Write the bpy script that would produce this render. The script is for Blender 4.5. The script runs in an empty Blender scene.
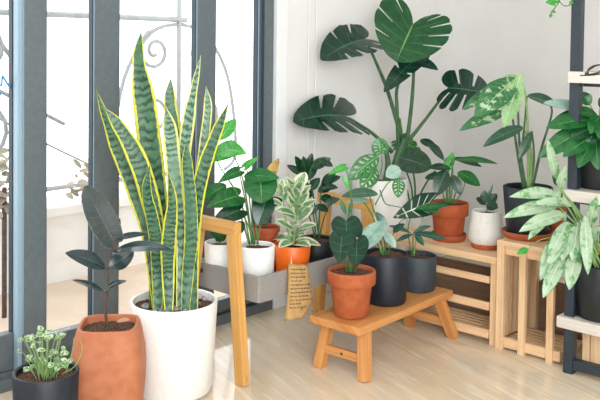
import bpy, bmesh, math, random
from math import sin, cos, pi, radians, sqrt
from mathutils import Vector, Matrix
random.seed(7)
S = bpy.context.scene
COL = S.collection

# ------------------------------------------------------------------ camera
F = 850.0; SY = -(152 - 29.7) / 600
cam_d = bpy.data.cameras.new('camera'); cam = bpy.data.objects.new('camera', cam_d); COL.objects.link(cam)
R = Matrix.Rotation(radians(42.5), 3, 'Z') @ Matrix.Rotation(radians(88), 3, 'X') @ Matrix.Rotation(radians(.7), 3, 'Z')
cam.matrix_world = Matrix.Translation((0, 0, 1.3)) @ R.to_4x4()
cam_d.sensor_width = 36; cam_d.lens = F / 600 * 36; cam_d.shift_y = SY; cam_d.clip_start = .05
S.camera = cam
CP = Vector((0, 0, 1.3))
# ------------------------------------------------------------------ world: bright overcast
W = bpy.data.worlds.new('sky'); S.world = W; W.use_nodes = True
bg = W.node_tree.nodes['Background']; bg.inputs[0].default_value = (.97, .985, 1, 1); bg.inputs[1].default_value = 3.3
S.view_settings.view_transform = 'Standard'; S.view_settings.look = 'None'; S.view_settings.gamma = 1
S.view_settings.exposure = -0.15
def area(name, loc, rot, sx, sy, e, col=(1, 1, 1), portal=False):
    l = bpy.data.lights.new(name, 'AREA'); l.shape = 'RECTANGLE'; l.size = sx; l.size_y = sy; l.energy = e; l.color = col
    o = bpy.data.objects.new(name, l); o.location = loc; o.rotation_euler = rot; COL.objects.link(o)
    if portal: l.cycles.is_portal = True
    return o
area('window_portal', (-3.1, .6, 1.3), (0, -pi / 2, 0), 2.5, 5.0, 1, portal=True)
area('room_fill', (.6, .2, 2.68), (0, 0, 0), 2.6, 2.6, 30, (.97, .985, 1))  # added unseen ceiling fill that brightens the room
area('side_fill', (1.2, -.4, 1.7), (radians(82), 0, radians(26)), 2.4, 1.8, 185, (.90, .955, 1))  # added unseen fill aimed at the right wall; no window there

# ------------------------------------------------------------------ rays
def ray(x, y): return R @ Vector(((x - 300) / F, (200 - y + 600 * SY) / F, -1))
def onplane(x, y, i, v):
    d = ray(x, y); return CP + d * ((v - CP[i]) / d[i])
def AD(x, y, d): return CP + ray(x, y) * d
def dep(p): return -(R.transposed() @ (Vector(p) - CP))[2]

# ------------------------------------------------------------------ materials
def lin(c):
    if isinstance(c, str):
        c = [int(c[i:i + 2], 16) / 255 for i in (0, 2, 4)]
        c = [(v / 12.92 if v <= .04045 else ((v + .055) / 1.055) ** 2.4) for v in c]
    return (c[0], c[1], c[2], 1)
class NT:
    def __init__(s, name):
        s.m = bpy.data.materials.new(name); s.m.use_nodes = True; s.t = s.m.node_tree
        s.b = s.t.nodes['Principled BSDF']; s.out = s.t.nodes['Material Output']
    def n(s, typ, **k):
        o = s.t.nodes.new(typ)
        for a, v in k.items(): setattr(o, a, v)
        return o
    def l(s, a, b): s.t.links.new(a, b)
    def math(s, op, a, b=None, c=None, clamp=False):
        o = s.n('ShaderNodeMath', operation=op, use_clamp=clamp)
        for i, v in enumerate((a, b, c)):
            if v is None: continue
            if isinstance(v, (int, float)): o.inputs[i].default_value = v
            else: s.l(v, o.inputs[i])
        return o.outputs[0]
    def mix(s, f, a, b):
        o = s.n('ShaderNodeMix', data_type='RGBA')
        for i, v in ((0, f), (6, a), (7, b)):
            if isinstance(v, (int, float)): o.inputs[i].default_value = v
            elif isinstance(v, (tuple, str)): o.inputs[i].default_value = lin(v) if isinstance(v, str) else v
            else: s.l(v, o.inputs[i])
        return o.outputs[2]
    def ramp(s, v, lo, hi):
        o = s.n('ShaderNodeMapRange', interpolation_type='SMOOTHSTEP'); s.l(v, o.inputs[0])
        o.inputs[1].default_value = lo; o.inputs[2].default_value = hi; return o.outputs[0]
    def noise(s, vec, sc, det=3, rough=.5):
        o = s.n('ShaderNodeTexNoise'); o.inputs['Scale'].default_value = sc; o.inputs['Detail'].default_value = det
        o.inputs['Roughness'].default_value = rough
        if vec is not None: s.l(vec, o.inputs['Vector'])
        return o.outputs[0]
    def coord(s, which='Object'): return s.n('ShaderNodeTexCoord').outputs[which]
    def scale(s, vec, sc, loc=(0, 0, 0), rot=(0, 0, 0)):
        o = s.n('ShaderNodeMapping'); s.l(vec, o.inputs[0]); o.inputs['Scale'].default_value = sc
        o.inputs['Location'].default_value = loc; o.inputs['Rotation'].default_value = rot; return o.outputs[0]
    def bump(s, h, st=.3, d=.01):
        o = s.n('ShaderNodeBump'); o.inputs['Strength'].default_value = st; o.inputs['Distance'].default_value = d
        s.l(h, o.inputs['Height']); s.l(o.outputs[0], s.b.inputs['Normal'])
def simple(name, c, rough=.5, c2=None, sc=20, det=4, bump=0, metal=0, lo=.35, hi=.65, spec=.5):
    n = NT(name); n.b.inputs['Roughness'].default_value = rough; n.b.inputs['Metallic'].default_value = metal
    n.b.inputs['Specular IOR Level'].default_value = spec
    v = n.noise(n.coord(), sc, det)
    n.l(n.mix(n.ramp(v, lo, hi), c, c2 or c), n.b.inputs['Base Color'])
    if bump: n.bump(v, bump)
    return n.m
def woodmat(name, c1, c2, c3, rough=.45, su=3, sv=60):
    n = NT(name); uv = n.coord('UV'); oi = n.n('ShaderNodeObjectInfo').outputs['Random']
    off = n.n('ShaderNodeVectorMath', operation='ADD'); n.l(uv, off.inputs[0])
    cmb = n.n('ShaderNodeCombineXYZ'); n.l(n.math('MULTIPLY', oi, 37.), cmb.inputs[0]); n.l(n.math('MULTIPLY', oi, 11.), cmb.inputs[1]); n.l(cmb.outputs[0], off.inputs[1])
    g = n.noise(n.scale(off.outputs[0], (su, sv, 1)), 1, 5, .6)
    g2 = n.noise(n.scale(off.outputs[0], (su * .5, sv * .18, 1)), 1, 2)
    base = n.mix(n.ramp(g, .35, .68), c1, c2)
    base = n.mix(n.math('MULTIPLY', n.ramp(g2, .52, .72), .55), base, c3)
    vo = n.n('ShaderNodeTexVoronoi'); vo.inputs['Scale'].default_value = 1; n.l(n.scale(off.outputs[0], (3.3, 9, 1)), vo.inputs['Vector'])
    k = n.ramp(vo.outputs['Distance'], .10, .03)
    base = n.mix(n.math('MULTIPLY', k, .5), base, '6e3d1c')
    n.l(base, n.b.inputs['Base Color']); n.b.inputs['Roughness'].default_value = rough
    n.bump(g, .15, .002); return n.m

def leafmat(name, base, dark, vein=None, nv=9, veinw=.06, margin=None, mw=.8, var=None, vlo=.5, vhi=.56, vsc=40, rough=.35, under=None, transl=.15, midw=.035, spec=.5, band=None):
    n = NT(name); uv = n.n('ShaderNodeSeparateXYZ'); n.l(n.coord('UV'), uv.inputs[0]); u, v = uv.outputs[0], uv.outputs[1]
    m = n.math('ABSOLUTE', n.math('SUBTRACT', n.math('MULTIPLY', v, 2.), 1.))
    ob = n.coord(); c = n.mix(n.ramp(n.noise(ob, 30, 3), .3, .7), base, dark)
    oi = n.n('ShaderNodeObjectInfo').outputs['Random']
    if band:
        cv = n.n('ShaderNodeCombineXYZ'); n.l(n.math('MULTIPLY', u, 16.), cv.inputs[0]); n.l(n.math('MULTIPLY', v, 2.2), cv.inputs[1]); n.l(n.math('MULTIPLY', oi, 50.), cv.inputs[2])
        nz = n.noise(cv.outputs[0], 1, 4, .6)
        ph = n.math('ADD', n.math('MULTIPLY', u, 27 * 2 * pi), n.math('ADD', n.math('MULTIPLY', nz, 13.), n.math('MULTIPLY', m, 1.4)))
        bd = n.ramp(n.math('SINE', ph), -.35, .75); cv2 = n.scale(cv.outputs[0], (.25, .5, 1))
        c = n.mix(n.math('MULTIPLY', bd, n.ramp(n.noise(cv2, 1, 2), .25, .6)), c, band)
    if var:
        wv = n.math('ADD', n.noise(n.scale(ob, (1, 1, 1)), vsc, 4, .6), n.math('MULTIPLY', n.math('SUBTRACT', m, .5), -.12 if not margin else .05))
        c = n.mix(n.ramp(wv, vlo, vhi), c, var)
    if vein:
        fr = n.math('ABSOLUTE', n.math('SUBTRACT', n.math('FRACT', n.math('ADD', n.math('MULTIPLY', u, float(nv)), .5)), .5))
        a = n.math('MULTIPLY', n.ramp(fr, veinw * 2, veinw * .6), n.ramp(m, .98, .6)); b = n.ramp(m, midw * 1.6, midw * .5)
        c = n.mix(n.math('MAXIMUM', n.math('MULTIPLY', a, .75), b), c, vein)
    if margin:
        mm = n.math('ADD', m, n.math('MULTIPLY', n.math('SUBTRACT', n.noise(n.scale(ob, (1, 1, 1)), 60, 2), .5), .35))
        c = n.mix(n.ramp(mm, mw - .03, mw + .04), c, margin)
    if under:
        gi = n.n('ShaderNodeNewGeometry').outputs['Backfacing']; c = n.mix(gi, c, under)
    n.l(c, n.b.inputs['Base Color']); n.b.inputs['Roughness'].default_value = rough; n.b.inputs['Specular IOR Level'].default_value = spec
    tr = n.n('ShaderNodeBsdfTranslucent'); n.l(c, tr.inputs[0]); mx = n.n('ShaderNodeMixShader'); mx.inputs[0].default_value = transl
    n.l(n.b.outputs[0], mx.inputs[1]); n.l(tr.outputs[0], mx.inputs[2]); n.l(mx.outputs[0], n.out.inputs[0])
    return n.m

M = {}
M['wall'] = simple('wall_paint', 'eae9e7', .75, 'e6e5e3', 3, bump=.03)
M['ceiling'] = simple('ceiling_paint', 'efefed', .8)
M['trim'] = simple('white_trim', 'eef0f1', .45)
M['frame'] = simple('grey_aluminium', '5a656a', .38, '606b70', 40, spec=.6)
M['skylit'] = simple('painted_skylight', '8fa9ba', .4)  # skylight on the frames' side faces, painted as pale blue
M['gasket'] = simple('dark_gasket', '22333f', .5)
M['steel'] = simple('dark_steel', '232d36', .45, '28333d', 30)
M['board'] = woodmat('pale_board', 'd3cbc3', 'cac1b8', 'bfb5aa', .5)
M['crate'] = woodmat('pine', 'e6c49c', 'd9b085', 'cf9f70', .5)
M['stool'] = woodmat('honey_wood', 'd79a5c', 'c5834a', 'b56f38', .4)
M['stand'] = woodmat('stand_wood', 'd8a661', 'cb9148', 'bf7f38', .42)
M['brownply'] = woodmat('brown_board', '8a6e57', '7b5f4a', '6d523e', .6)
M['trough'] = simple('grey_planter', '918e8b', .55, '898683', 150, 3, .04)
M['terra'] = simple('terracotta', 'b25f35', .75, 'a6522b', 25, 5, .05)
M['terra_light'] = simple('light_terracotta', 'ba7551', .7, 'b06844', 20, 5, .03)
M['terra_dark'] = simple('deep_terracotta', 'ab5029', .75, '9e4723', 25, 5, .1)
M['white'] = simple('white_ceramic', 'ecebe8', .4, 'e8e6e2', 60, 3, .02)
M['speckle'] = simple('speckled_ceramic', 'e2dfd9', .5, 'd6d2cc', 180, 2, lo=.5, hi=.62)
M['navy'] = simple('navy_pot', '111923', .5, '17202b', 60, bump=.05)
M['slate'] = simple('slate_pot', '384147', .6, '30383e', 70, bump=.1)
M['black'] = simple('black_plastic', '14181b', .45, '1a1e21', 40)
M['orange'] = simple('orange_pot', 'ea6a1a', .35)
M['soil'] = simple('soil', '3a271c', .95, '6b4a35', 130, 5, .8)
M['stone'] = simple('pebble', '5c6166', .5, 'a8a49c', 40)
M['paper'] = simple('kraft_paper', 'f2cf92', .8, 'e8c284', 40)
M['ink'] = simple('ink', '4a3a2a', .8)
M['twine'] = simple('twine', 'c9ab84', .9)
M['cord'] = simple('white_cord', 'f2f2f0', .6)
M['blue'] = simple('blue_print', '3f8fc2', .6)
M['yellow'] = simple('yellow_weave', 'd9b52a', .7, '8a6f18', 60, lo=.45, hi=.55)
M['rail'] = simple('pale_iron', '959a9b', .6)
M['parapet'] = simple('white_render', 'f0f0ee', .8, 'e8e8e6', 5)
M['deck'] = simple('beige_tile', 'cdbba6', .7, 'c3b09a', 4)
M['bark'] = simple('bark', '5d4a42', .8, '42342e', 60, bump=.3)
M['stemg'] = simple('green_stem', '4f7d3c', .5, '3f6d34', 30)
M['stemd'] = simple('dark_stem', '2f5236', .5, '3f6a3c', 30)
M['stemp'] = simple('pale_stem', '8fb070', .5, '7aa05c', 30)
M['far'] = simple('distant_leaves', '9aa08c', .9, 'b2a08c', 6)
M['dry'] = simple('dry_leaf', 'b58b6a', .8)
# floor: pale laminate with drifting lighter veins
n = NT('floor_laminate'); co = n.scale(n.coord(), (1, 1, 1), rot=(0, 0, radians(20)))
w = n.noise(n.scale(co, (.55, 5.5, 1)), 2.2, 6, .65); w2 = n.noise(n.scale(co, (1.2, 18, 1)), 2, 4, .6)
c = n.mix(n.ramp(w, .35, .65), 'd3bfa2', 'dfd0ba'); c = n.mix(n.math('MULTIPLY', n.ramp(w2, .56, .64), .4), c, 'f2e8d8')
n.l(c, n.b.inputs['Base Color']); n.b.inputs['Roughness'].default_value = .09; n.b.inputs['Specular IOR Level'].default_value = .55
M['floor'] = n.m
# glass
n = NT('window_glass'); n.t.nodes.remove(n.b)
tr = n.n('ShaderNodeBsdfTransparent'); gl = n.n('ShaderNodeBsdfGlossy'); gl.inputs['Roughness'].default_value = .01
lw = n.n('ShaderNodeLayerWeight'); lw.inputs[0].default_value = .5; fz = n.math('ADD', n.math('MULTIPLY', n.math('POWER', lw.outputs['Facing'], 5.), .9), .035); mx = n.n('ShaderNodeMixShader')
n.l(fz, mx.inputs[0]); n.l(tr.outputs[0], mx.inputs[1]); n.l(gl.outputs[0], mx.inputs[2]); n.l(mx.outputs[0], n.out.inputs[0])
M['glass'] = n.m
# leaves
L = {}
L['snake'] = leafmat('snake_leaf', '567f5c', '406a4e', band='1a3a2b', margin='d2d040', mw=.76, rough=.45, transl=.08)
L['snake_dark'] = leafmat('snake_leaf_dark', '4f7a5a', '3d6b4e', band='18392b', margin='c9cc40', mw=.88, rough=.45, transl=.06)
L['snake_pale'] = leafmat('snake_leaf_pale', '86a68a', '6b9076', band='32594a', margin='dcdc86', mw=.7, rough=.45, transl=.1)
L['rubber'] = leafmat('rubber_leaf', '22363a', '1a2c30', vein='4d5f5c', nv=14, veinw=.02, rough=.2, under='46584c', transl=.03, spec=.7, margin='5c6a5a', mw=.97)
L['monstera'] = leafmat('monstera_leaf', '1a5a30', '134528', vein='6fa05c', nv=8, veinw=.012, rough=.28, transl=.12, midw=.02)
L['monstera_dark'] = leafmat('monstera_dark_leaf', '143f2e', '0f3026', vein='4d7f5c', nv=8, veinw=.012, rough=.25, transl=.08, midw=.02)
L['mid'] = leafmat('green_leaf', '216c32', '165626', vein='5f9f58', nv=9, veinw=.015, rough=.3, transl=.2)
L['bright'] = leafmat('bright_leaf', '4fae4a', '3c9a40', vein='8fc878', nv=8, veinw=.02, rough=.3, transl=.25)
L['dark'] = leafmat('dark_leaf', '123e26', '0c2f1e', vein='3d7350', nv=9, veinw=.015, rough=.28, transl=.08)
L['velvet'] = leafmat('velvet_leaf', '113a25', '0b2a1a', vein='3c6d4a', nv=6, veinw=.02, rough=.6, transl=.04, midw=.022, spec=.25)
L['alocasia'] = leafmat('alocasia_leaf', '163f2c', '103224', vein='d5e2d0', nv=8, veinw=.055, rough=.35, transl=.06, midw=.05)
L['silver'] = leafmat('silver_leaf', '9fbcae', '7fa294', vein='5f8a76', nv=8, veinw=.015, rough=.3, transl=.12)
L['blue'] = leafmat('blue_green_leaf', '2f5c4c', '244c40', vein='6f9a88', nv=8, veinw=.015, rough=.28, transl=.08)
L['greygreen'] = leafmat('grey_green_leaf', '3d6249', '30523c', vein='6f8f7a', nv=8, veinw=.012, rough=.3, transl=.08)
L['adans'] = leafmat('swiss_leaf', '327e3b', '256a30', vein='8fbf7c', nv=8, veinw=.02, rough=.35, transl=.2)
L['cream'] = leafmat('cream_edged_leaf', '5f9464', '86b07c', margin='eceed0', mw=.58, rough=.35, transl=.2, var='bcd0a0', vlo=.56, vhi=.6, vsc=50)
L['tiny'] = leafmat('mottled_leaf', '5c8c52', '7ba66c', margin='c2cfa6', mw=.75, rough=.5, transl=.2, var='c4d4ae', vlo=.52, vhi=.55, vsc=90)
L['aglao'] = leafmat('silver_aglaonema_leaf', 'afc4a9', '9bb594', margin='5f9a5c', mw=.9, rough=.35, transl=.2, var='5f9a60', vlo=.53, vhi=.62, vsc=30, vein='d5e4ce', nv=6, veinw=.01, under='a8c4a0')
L['dieff'] = leafmat('variegated_leaf', '3f7a4c', '2f6a40', vein='9fc090', nv=12, veinw=.02, rough=.35, transl=.15, var='b4cba4', vlo=.53, vhi=.6, vsc=26)
L['dieff_pale'] = leafmat('pale_variegated_leaf', 'a8cf92', '8fbc7c', vein='d6e6c4', nv=12, veinw=.02, rough=.35, transl=.3, var='5f9a58', vlo=.56, vhi=.62, vsc=24)
L['peace'] = leafmat('glossy_leaf', '256c33', '165428', vein='5f9a58', nv=12, veinw=.012, rough=.25, transl=.15, spec=.6)
L['peace_dark'] = leafmat('glossy_dark_leaf', '154d2a', '0d3a1f', vein='4f8f5c', nv=12, veinw=.012, rough=.25, transl=.1, spec=.6)
L['yellowed'] = leafmat('yellow_brown_leaf', 'c9a24a', '8a6a2a', vein='e0c070', nv=9, veinw=.02, rough=.4, transl=.2)

# ------------------------------------------------------------------ builders
def thing(name, label, cat, loc, group=None, rotz=0):
    o = bpy.data.objects.new(name, None); COL.objects.link(o); o.location = loc; o.empty_display_size = .05
    o['label'] = label; o['category'] = cat
    if group: o['group'] = group
    return o
def tag(o, label, cat, group=None):
    o['label'] = label; o['category'] = cat
    if group: o['group'] = group
    return o
def wloc(o):
    v = Vector(o.location); p = o.parent
    while p: v = v + Vector(p.location); p = p.parent
    return v
def obj(name, bm, mat, parent=None, smooth=True, label=None, auto=None):
    """world-space bmesh -> object; origin at its own bounds base (top-level) or its root's origin"""
    me = bpy.data.meshes.new(name)
    if parent is not None: org = wloc(parent)
    else:
        xs = [v.co for v in bm.verts]; org = Vector(((min(c.x for c in xs) + max(c.x for c in xs)) / 2, (min(c.y for c in xs) + max(c.y for c in xs)) / 2, min(c.z for c in xs)))
    for v in bm.verts: v.co -= org
    for f in bm.faces: f.smooth = smooth
    bm.to_mesh(me); bm.free(); me.materials.append(mat)
    if smooth and auto: me.set_sharp_from_angle(angle=radians(auto))
    o = bpy.data.objects.new(name, me); COL.objects.link(o)
    if parent is not None: o.parent = parent
    else: o.location = org
    if label: o['label'] = label
    return o
def struct(name, bm, mat, smooth=False):
    o = obj(name, bm, mat, None, smooth); o['kind'] = 'structure'; return o
def box(bm, a, b, bev=0):
    """axis-aligned box with wood UV (long axis = u)"""
    a = Vector(a); b = Vector(b); ax = max(range(3), key=lambda i: abs(b[i] - a[i]))
    c = (a + b) / 2; s = b - a; h = s[ax] / 2; d = Vector((0, 0, 0)); d[ax] = h
    i, j = [k for k in range(3) if k != ax]
    up = Vector((0, 0, 0)); up[j] = 1
    return beam(bm, c - d, c + d, abs(s[i]), abs(s[j]), up, bev)
def beam(bm, p0, p1, w, h, up=(0, 0, 1), bev=0, shear=None):
    p0 = Vector(p0); p1 = Vector(p1); ax = (p1 - p0); Ln = ax.length; ax.normalize()
    up = Vector(up); up = (up - ax * up.dot(ax)).normalized(); sd = ax.cross(up)
    t = bmesh.new(); bmesh.ops.create_cube(t, size=1)
    for v in t.verts: v.co = Vector((v.co.x * w, v.co.y * Ln, v.co.z * h))
    if bev: bmesh.ops.bevel(t, geom=t.edges[:], offset=bev, segments=2, profile=.6, affect='EDGES')
    uvl = bm.loops.layers.uv.verify(); mp = {}; seed = random.random() * 3
    mid = (p0 + p1) / 2
    for v in t.verts: mp[v] = (bm.verts.new(mid + sd * v.co.x + ax * v.co.y + up * v.co.z), v.co.copy())
    for f in t.faces:
        nf = bm.faces.new([mp[v][0] for v in f.verts])
        for lp, v in zip(nf.loops, f.verts): q = mp[v][1]; lp[uvl].uv = (q.y + seed, q.x + q.z * 1.3 + seed)
    t.free(); return bm
def lathe(bm, prof, c, seg=40, sq=None, rot=0):
    """prof: (r,z) list; sq: exponent for a rounded-square section"""
    rings = []; cx, cy, cz = c
    for r, z in prof:
        if r < 1e-5: rings.append([bm.verts.new((cx, cy, cz + z))]); continue
        ring = []
        for i in range(seg):
            a = 2 * pi * i / seg; k = 1
            if sq: k = (abs(cos(a)) ** sq + abs(sin(a)) ** sq) ** (-1 / sq)
            ring.append(bm.verts.new((cx + r * k * cos(a + rot), cy + r * k * sin(a + rot), cz + z)))
        rings.append(ring)
    for A, B in zip(rings, rings[1:]):
        if len(A) == 1 and len(B) == 1: continue
        for i in range(seg):
            j = (i + 1) % seg
            if len(A) == 1: bm.faces.new((A[0], B[j], B[i]))
            elif len(B) == 1: bm.faces.new((A[i], A[j], B[0]))
            else: bm.faces.new((A[i], A[j], B[j], B[i]))
    bmesh.ops.recalc_face_normals(bm, faces=bm.faces[:]); return bm
def catmull(pts, k=6):
    P = [pts[0]] + list(pts) + [pts[-1]]; out = []
    for i in range(1, len(P) - 2):
        for j in range(k):
            t = j / k; a, b, c, d = P[i - 1], P[i], P[i + 1], P[i + 2]
            out.append(.5 * ((2 * b) + (c - a) * t + (2 * a - 5 * b + 4 * c - d) * t * t + (-a + 3 * b - 3 * c + d) * t ** 3))
    out.append(P[-2]); return out
def tube(bm, pts, r0, r1=None, seg=8, k=5, cap=True):
    pts = [Vector(p) for p in pts]
    if len(pts) > 2: pts = catmull(pts, k)
    r1 = r0 if r1 is None else r1; N = len(pts); rings = []; up = Vector((.3, .2, .93))
    for i, p in enumerate(pts):
        d = (pts[min(i + 1, N - 1)] - pts[max(i - 1, 0)]).normalized(); s = d.cross(up)
        if s.length < .05: s = d.cross(Vector((1, 0, 0)))
        s.normalize(); u = s.cross(d); up = u; r = r0 + (r1 - r0) * i / max(1, N - 1)
        rings.append([bm.verts.new(p + (s * cos(2 * pi * q / seg) + u * sin(2 * pi * q / seg)) * r) for q in range(seg)])
    for A, B in zip(rings, rings[1:]):
        for i in range(seg): bm.faces.new((A[i], A[(i + 1) % seg], B[(i + 1) % seg], B[i]))
    if cap: bm.faces.new(rings[0][::-1]); bm.faces.new(rings[-1])
    return bm
# ---- leaves: outline right half (x,y), base at y=0, tip at y=1, width 1 overall
OUT = {
    'heart': [(0, 0), (.10, -.13), (.26, -.2), (.41, -.1), (.5, .1), (.47, .32), (.36, .56), (.18, .8), (.05, .95), (0, 1)],
    'round': [(0, 0), (.12, -.08), (.32, -.08), (.46, .12), (.5, .4), (.44, .66), (.28, .88), (.08, .99), (0, 1)],
    'ovate': [(0, 0), (.16, .04), (.34, .16), (.47, .32), (.5, .46), (.43, .65), (.27, .84), (.09, .96), (0, 1)],
    'lance': [(0, 0), (.12, .05), (.32, .2), (.46, .38), (.5, .5), (.4, .7), (.22, .87), (.06, .97), (0, 1)],
    'monstera': [(0, 0), (.08, -.16), (.24, -.26), (.42, -.16), (.5, .06), (.5, .3), (.43, .55), (.28, .8), (.08, .97), (0, 1)],
    'wide': [(0, 0), (.07, -.22), (.2, -.42), (.36, -.45), (.48, -.2), (.5, .12), (.45, .42), (.33, .7), (.16, .92), (0, 1)],
    'arrow': [(0, 0), (.10, -.22), (.24, -.36), (.36, -.2), (.46, .02), (.5, .2), (.4, .48), (.22, .76), (.06, .95), (0, 1)],
}
def sample(ctrl, q):
    n = len(ctrl) - 1; x = q * n; i = min(int(x), n - 1); t = x - i
    P = [ctrl[max(i - 1, 0)], ctrl[i], ctrl[i + 1], ctrl[min(i + 2, n)]]
    return tuple(.5 * ((2 * P[1][a]) + (P[2][a] - P[0][a]) * t + (2 * P[0][a] - 5 * P[1][a] + 4 * P[2][a] - P[3][a]) * t * t + (-P[0][a] + 3 * P[1][a] - 3 * P[2][a] + P[3][a]) * t ** 3) for a in (0, 1))
def leaf(bm, base, tip, width, kind='ovate', nrm=None, face=.6, droop=.5, fold=.12, ripple=.0, gaps=None, gs=.32, holes=False, gw=.03, gl=None, nq=18, ns=5, wl=1, wr=1, cup=0, roundlobe=.12):
    base = Vector(base); tip = Vector(tip); ch = (tip - base); Ln = ch.length; ydir = ch.normalized()
    if nrm is None:
        mid = (base + tip) / 2; tc = (CP - mid).normalized(); nrm = tc * face + Vector((0, 0, 1)) * (1 - face)
    nrm = Vector(nrm); nrm = nrm - ydir * nrm.dot(ydir)
    if nrm.length < .05: nrm = (CP - base) - ydir * (CP - base).dot(ydir)
    nrm.normalize(); xdir = ydir.cross(nrm)
    th = droop; cr = sin(th / 2) / (th / 2) if abs(th) > 1e-3 else 1; La = Ln / cr; ctrl = OUT[kind]
    def mkcols(gp):
        if not gp: return [(i / nq, 0, None, 1) for i in range(nq + 1)]
        cols = []; prev = 0.0
        for g in gp:
            a, b = g - gw / 2, g + gw / 2
            kk = max(3, int((a - prev) * 26))
            for k in range(kk + 1): cols.append((prev + (a - prev) * k / kk, 0, (prev + a) / 2, max(1e-6, (a - prev) / 2)))
            cols.append('gap'); prev = b
        for k in range(11): cols.append((prev + (1 - prev) * k / 10, 0, None, 1))
        return cols
    NS = ns if not gaps else 8
    uvl = bm.loops.layers.uv.verify()
    def P3(x, y):
        z = fold * abs(x) - cup * x * x / max(width, 1e-4) + ripple * sin(y / Ln * 26) * (abs(x) / (width / 2 + 1e-6)) ** 2 * width
        if abs(th) > 1e-3:
            Rr = La / th; ph = y / Rr; yy = sin(ph) * (Rr + z); zz = (Rr + z) * cos(ph) - Rr
        else: yy, zz = y, z
        # chord frame: rotate by +th/2
        c, s = cos(th / 2), sin(th / 2)
        return base + xdir * x + ydir * (yy * c - zz * s) + nrm * (yy * s + zz * c)
    for side in (-1, 1):
        gp = (gl if (side < 0 and gl is not None) else gaps) or []; cols = mkcols(gp)
        lw = (wl if side < 0 else wr); grid = []; metas = []
        for idx, cdat in enumerate(cols):
            if cdat == 'gap': grid.append('gap'); continue
            q, _, qc, hw = cdat; colv = []
            for j in range(NS + 1):
                s = j / NS; qe = q
                if gp:
                    # pull gap-edge columns to the gap centre where the slit is closed
                    if holes: wfun = sin(pi * min(1, max(0, (s - .3) / .5)))
                    else: wfun = min(1, max(0, (s - gs) / (1 - gs))) ** .6
                    for g in gp:
                        if abs(q - (g - gw / 2)) < 1e-6: qe = g - gw / 2 * wfun
                        elif abs(q - (g + gw / 2)) < 1e-6: qe = g + gw / 2 * wfun
                ox, oy = sample(ctrl, min(1, max(0, q if not gp else qe)))
                g0 = max(0., (q - .22) / .78); my = g0 ** 1.05 * (1 - .0)
                sc = 1
                if gp and qc is not None and not holes: sc = 1 - roundlobe * (abs(q - qc) / hw) ** 3 * s
                x = ox * s * sc * width * lw * side; y = (my + (oy - my) * s * sc) * La
                colv.append((bm.verts.new(P3(x, y)), (q, .5 + .5 * s * side)))
            grid.append(colv)
        for a in range(len(grid) - 1):
            A = grid[a]; B = grid[a + 1]; isgap = False
            if A == 'gap': continue
            if B == 'gap': B = grid[a + 2]; isgap = True
            for j in range(NS):
                sm = (j + .5) / NS
                if isgap:
                    if holes:
                        if .3 < sm < .8: continue
                    elif sm > gs: continue
                vs = [A[j], A[j + 1], B[j + 1], B[j]]
                if side < 0: vs = vs[::-1]
                try: f = bm.faces.new([v[0] for v in vs])
                except ValueError: continue
                for lp, v in zip(f.loops, vs): lp[uvl].uv = v[1]
    bmesh.ops.remove_doubles(bm, verts=bm.verts[:], dist=2e-5)
    return bm
def blade(bm, pts, widths, nrm_face=1.0, thick=.004, vfold=.22, twist=0):
    """strap leaf along a polyline, real thickness, V section"""
    pts = [Vector(p) for p in pts]; k = 6; C = catmull(pts, k); N = len(C); wd = []
    for i in range(N):
        x = i / k; a = min(int(x), len(widths) - 2); t = x - a; wd.append(widths[a] + (widths[a + 1] - widths[a]) * (3 * t * t - 2 * t ** 3))
    uvl = bm.loops.layers.uv.verify(); R1 = []; R2 = []; cs = [-1, -.8, -.4, 0, .4, .8, 1]
    for i, p in enumerate(C):
        d = (C[min(i + 1, N - 1)] - C[max(i - 1, 0)]).normalized(); tc = (CP - p).normalized(); tc.rotate(Matrix.Rotation(twist * (1 - .6 * i / N), 3, 'Z'))
        n_ = (tc - d * tc.dot(d)).normalized(); s = d.cross(n_); w = max(wd[i], .0006)
        ra = []; rb = []
        for c in cs:
            z = vfold * abs(c) * w / 2; tk = thick * (1 - .75 * abs(c)) * min(1, w / .01)
            ra.append(bm.verts.new(p + s * c * w / 2 + n_ * (z + tk / 2))); rb.append(bm.verts.new(p + s * c * w / 2 + n_ * (z - tk / 2)))
        R1.append(ra); R2.append(rb)
    def F_(vs, uvs):
        f = bm.faces.new(vs)
        for lp, u in zip(f.loops, uvs): lp[uvl].uv = u
    for i in range(N - 1):
        for j in range(len(cs) - 1):
            u0, u1 = i / (N - 1), (i + 1) / (N - 1); v0, v1 = .5 + .5 * cs[j], .5 + .5 * cs[j + 1]
            F_([R1[i][j], R1[i][j + 1], R1[i + 1][j + 1], R1[i + 1][j]], [(u0, v0), (u0, v1), (u1, v1), (u1, v0)])
            F_([R2[i + 1][j], R2[i + 1][j + 1], R2[i][j + 1], R2[i][j]], [(u1, v0), (u1, v1), (u0, v1), (u0, v0)])
        for j, uu in ((0, 0), (len(cs) - 1, 1)):
            F_([R1[i][j], R1[i + 1][j], R2[i + 1][j], R2[i][j]], [(i / N, uu)] * 4)
    bmesh.ops.recalc_face_normals(bm, faces=bm.faces[:]); return bm

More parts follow.
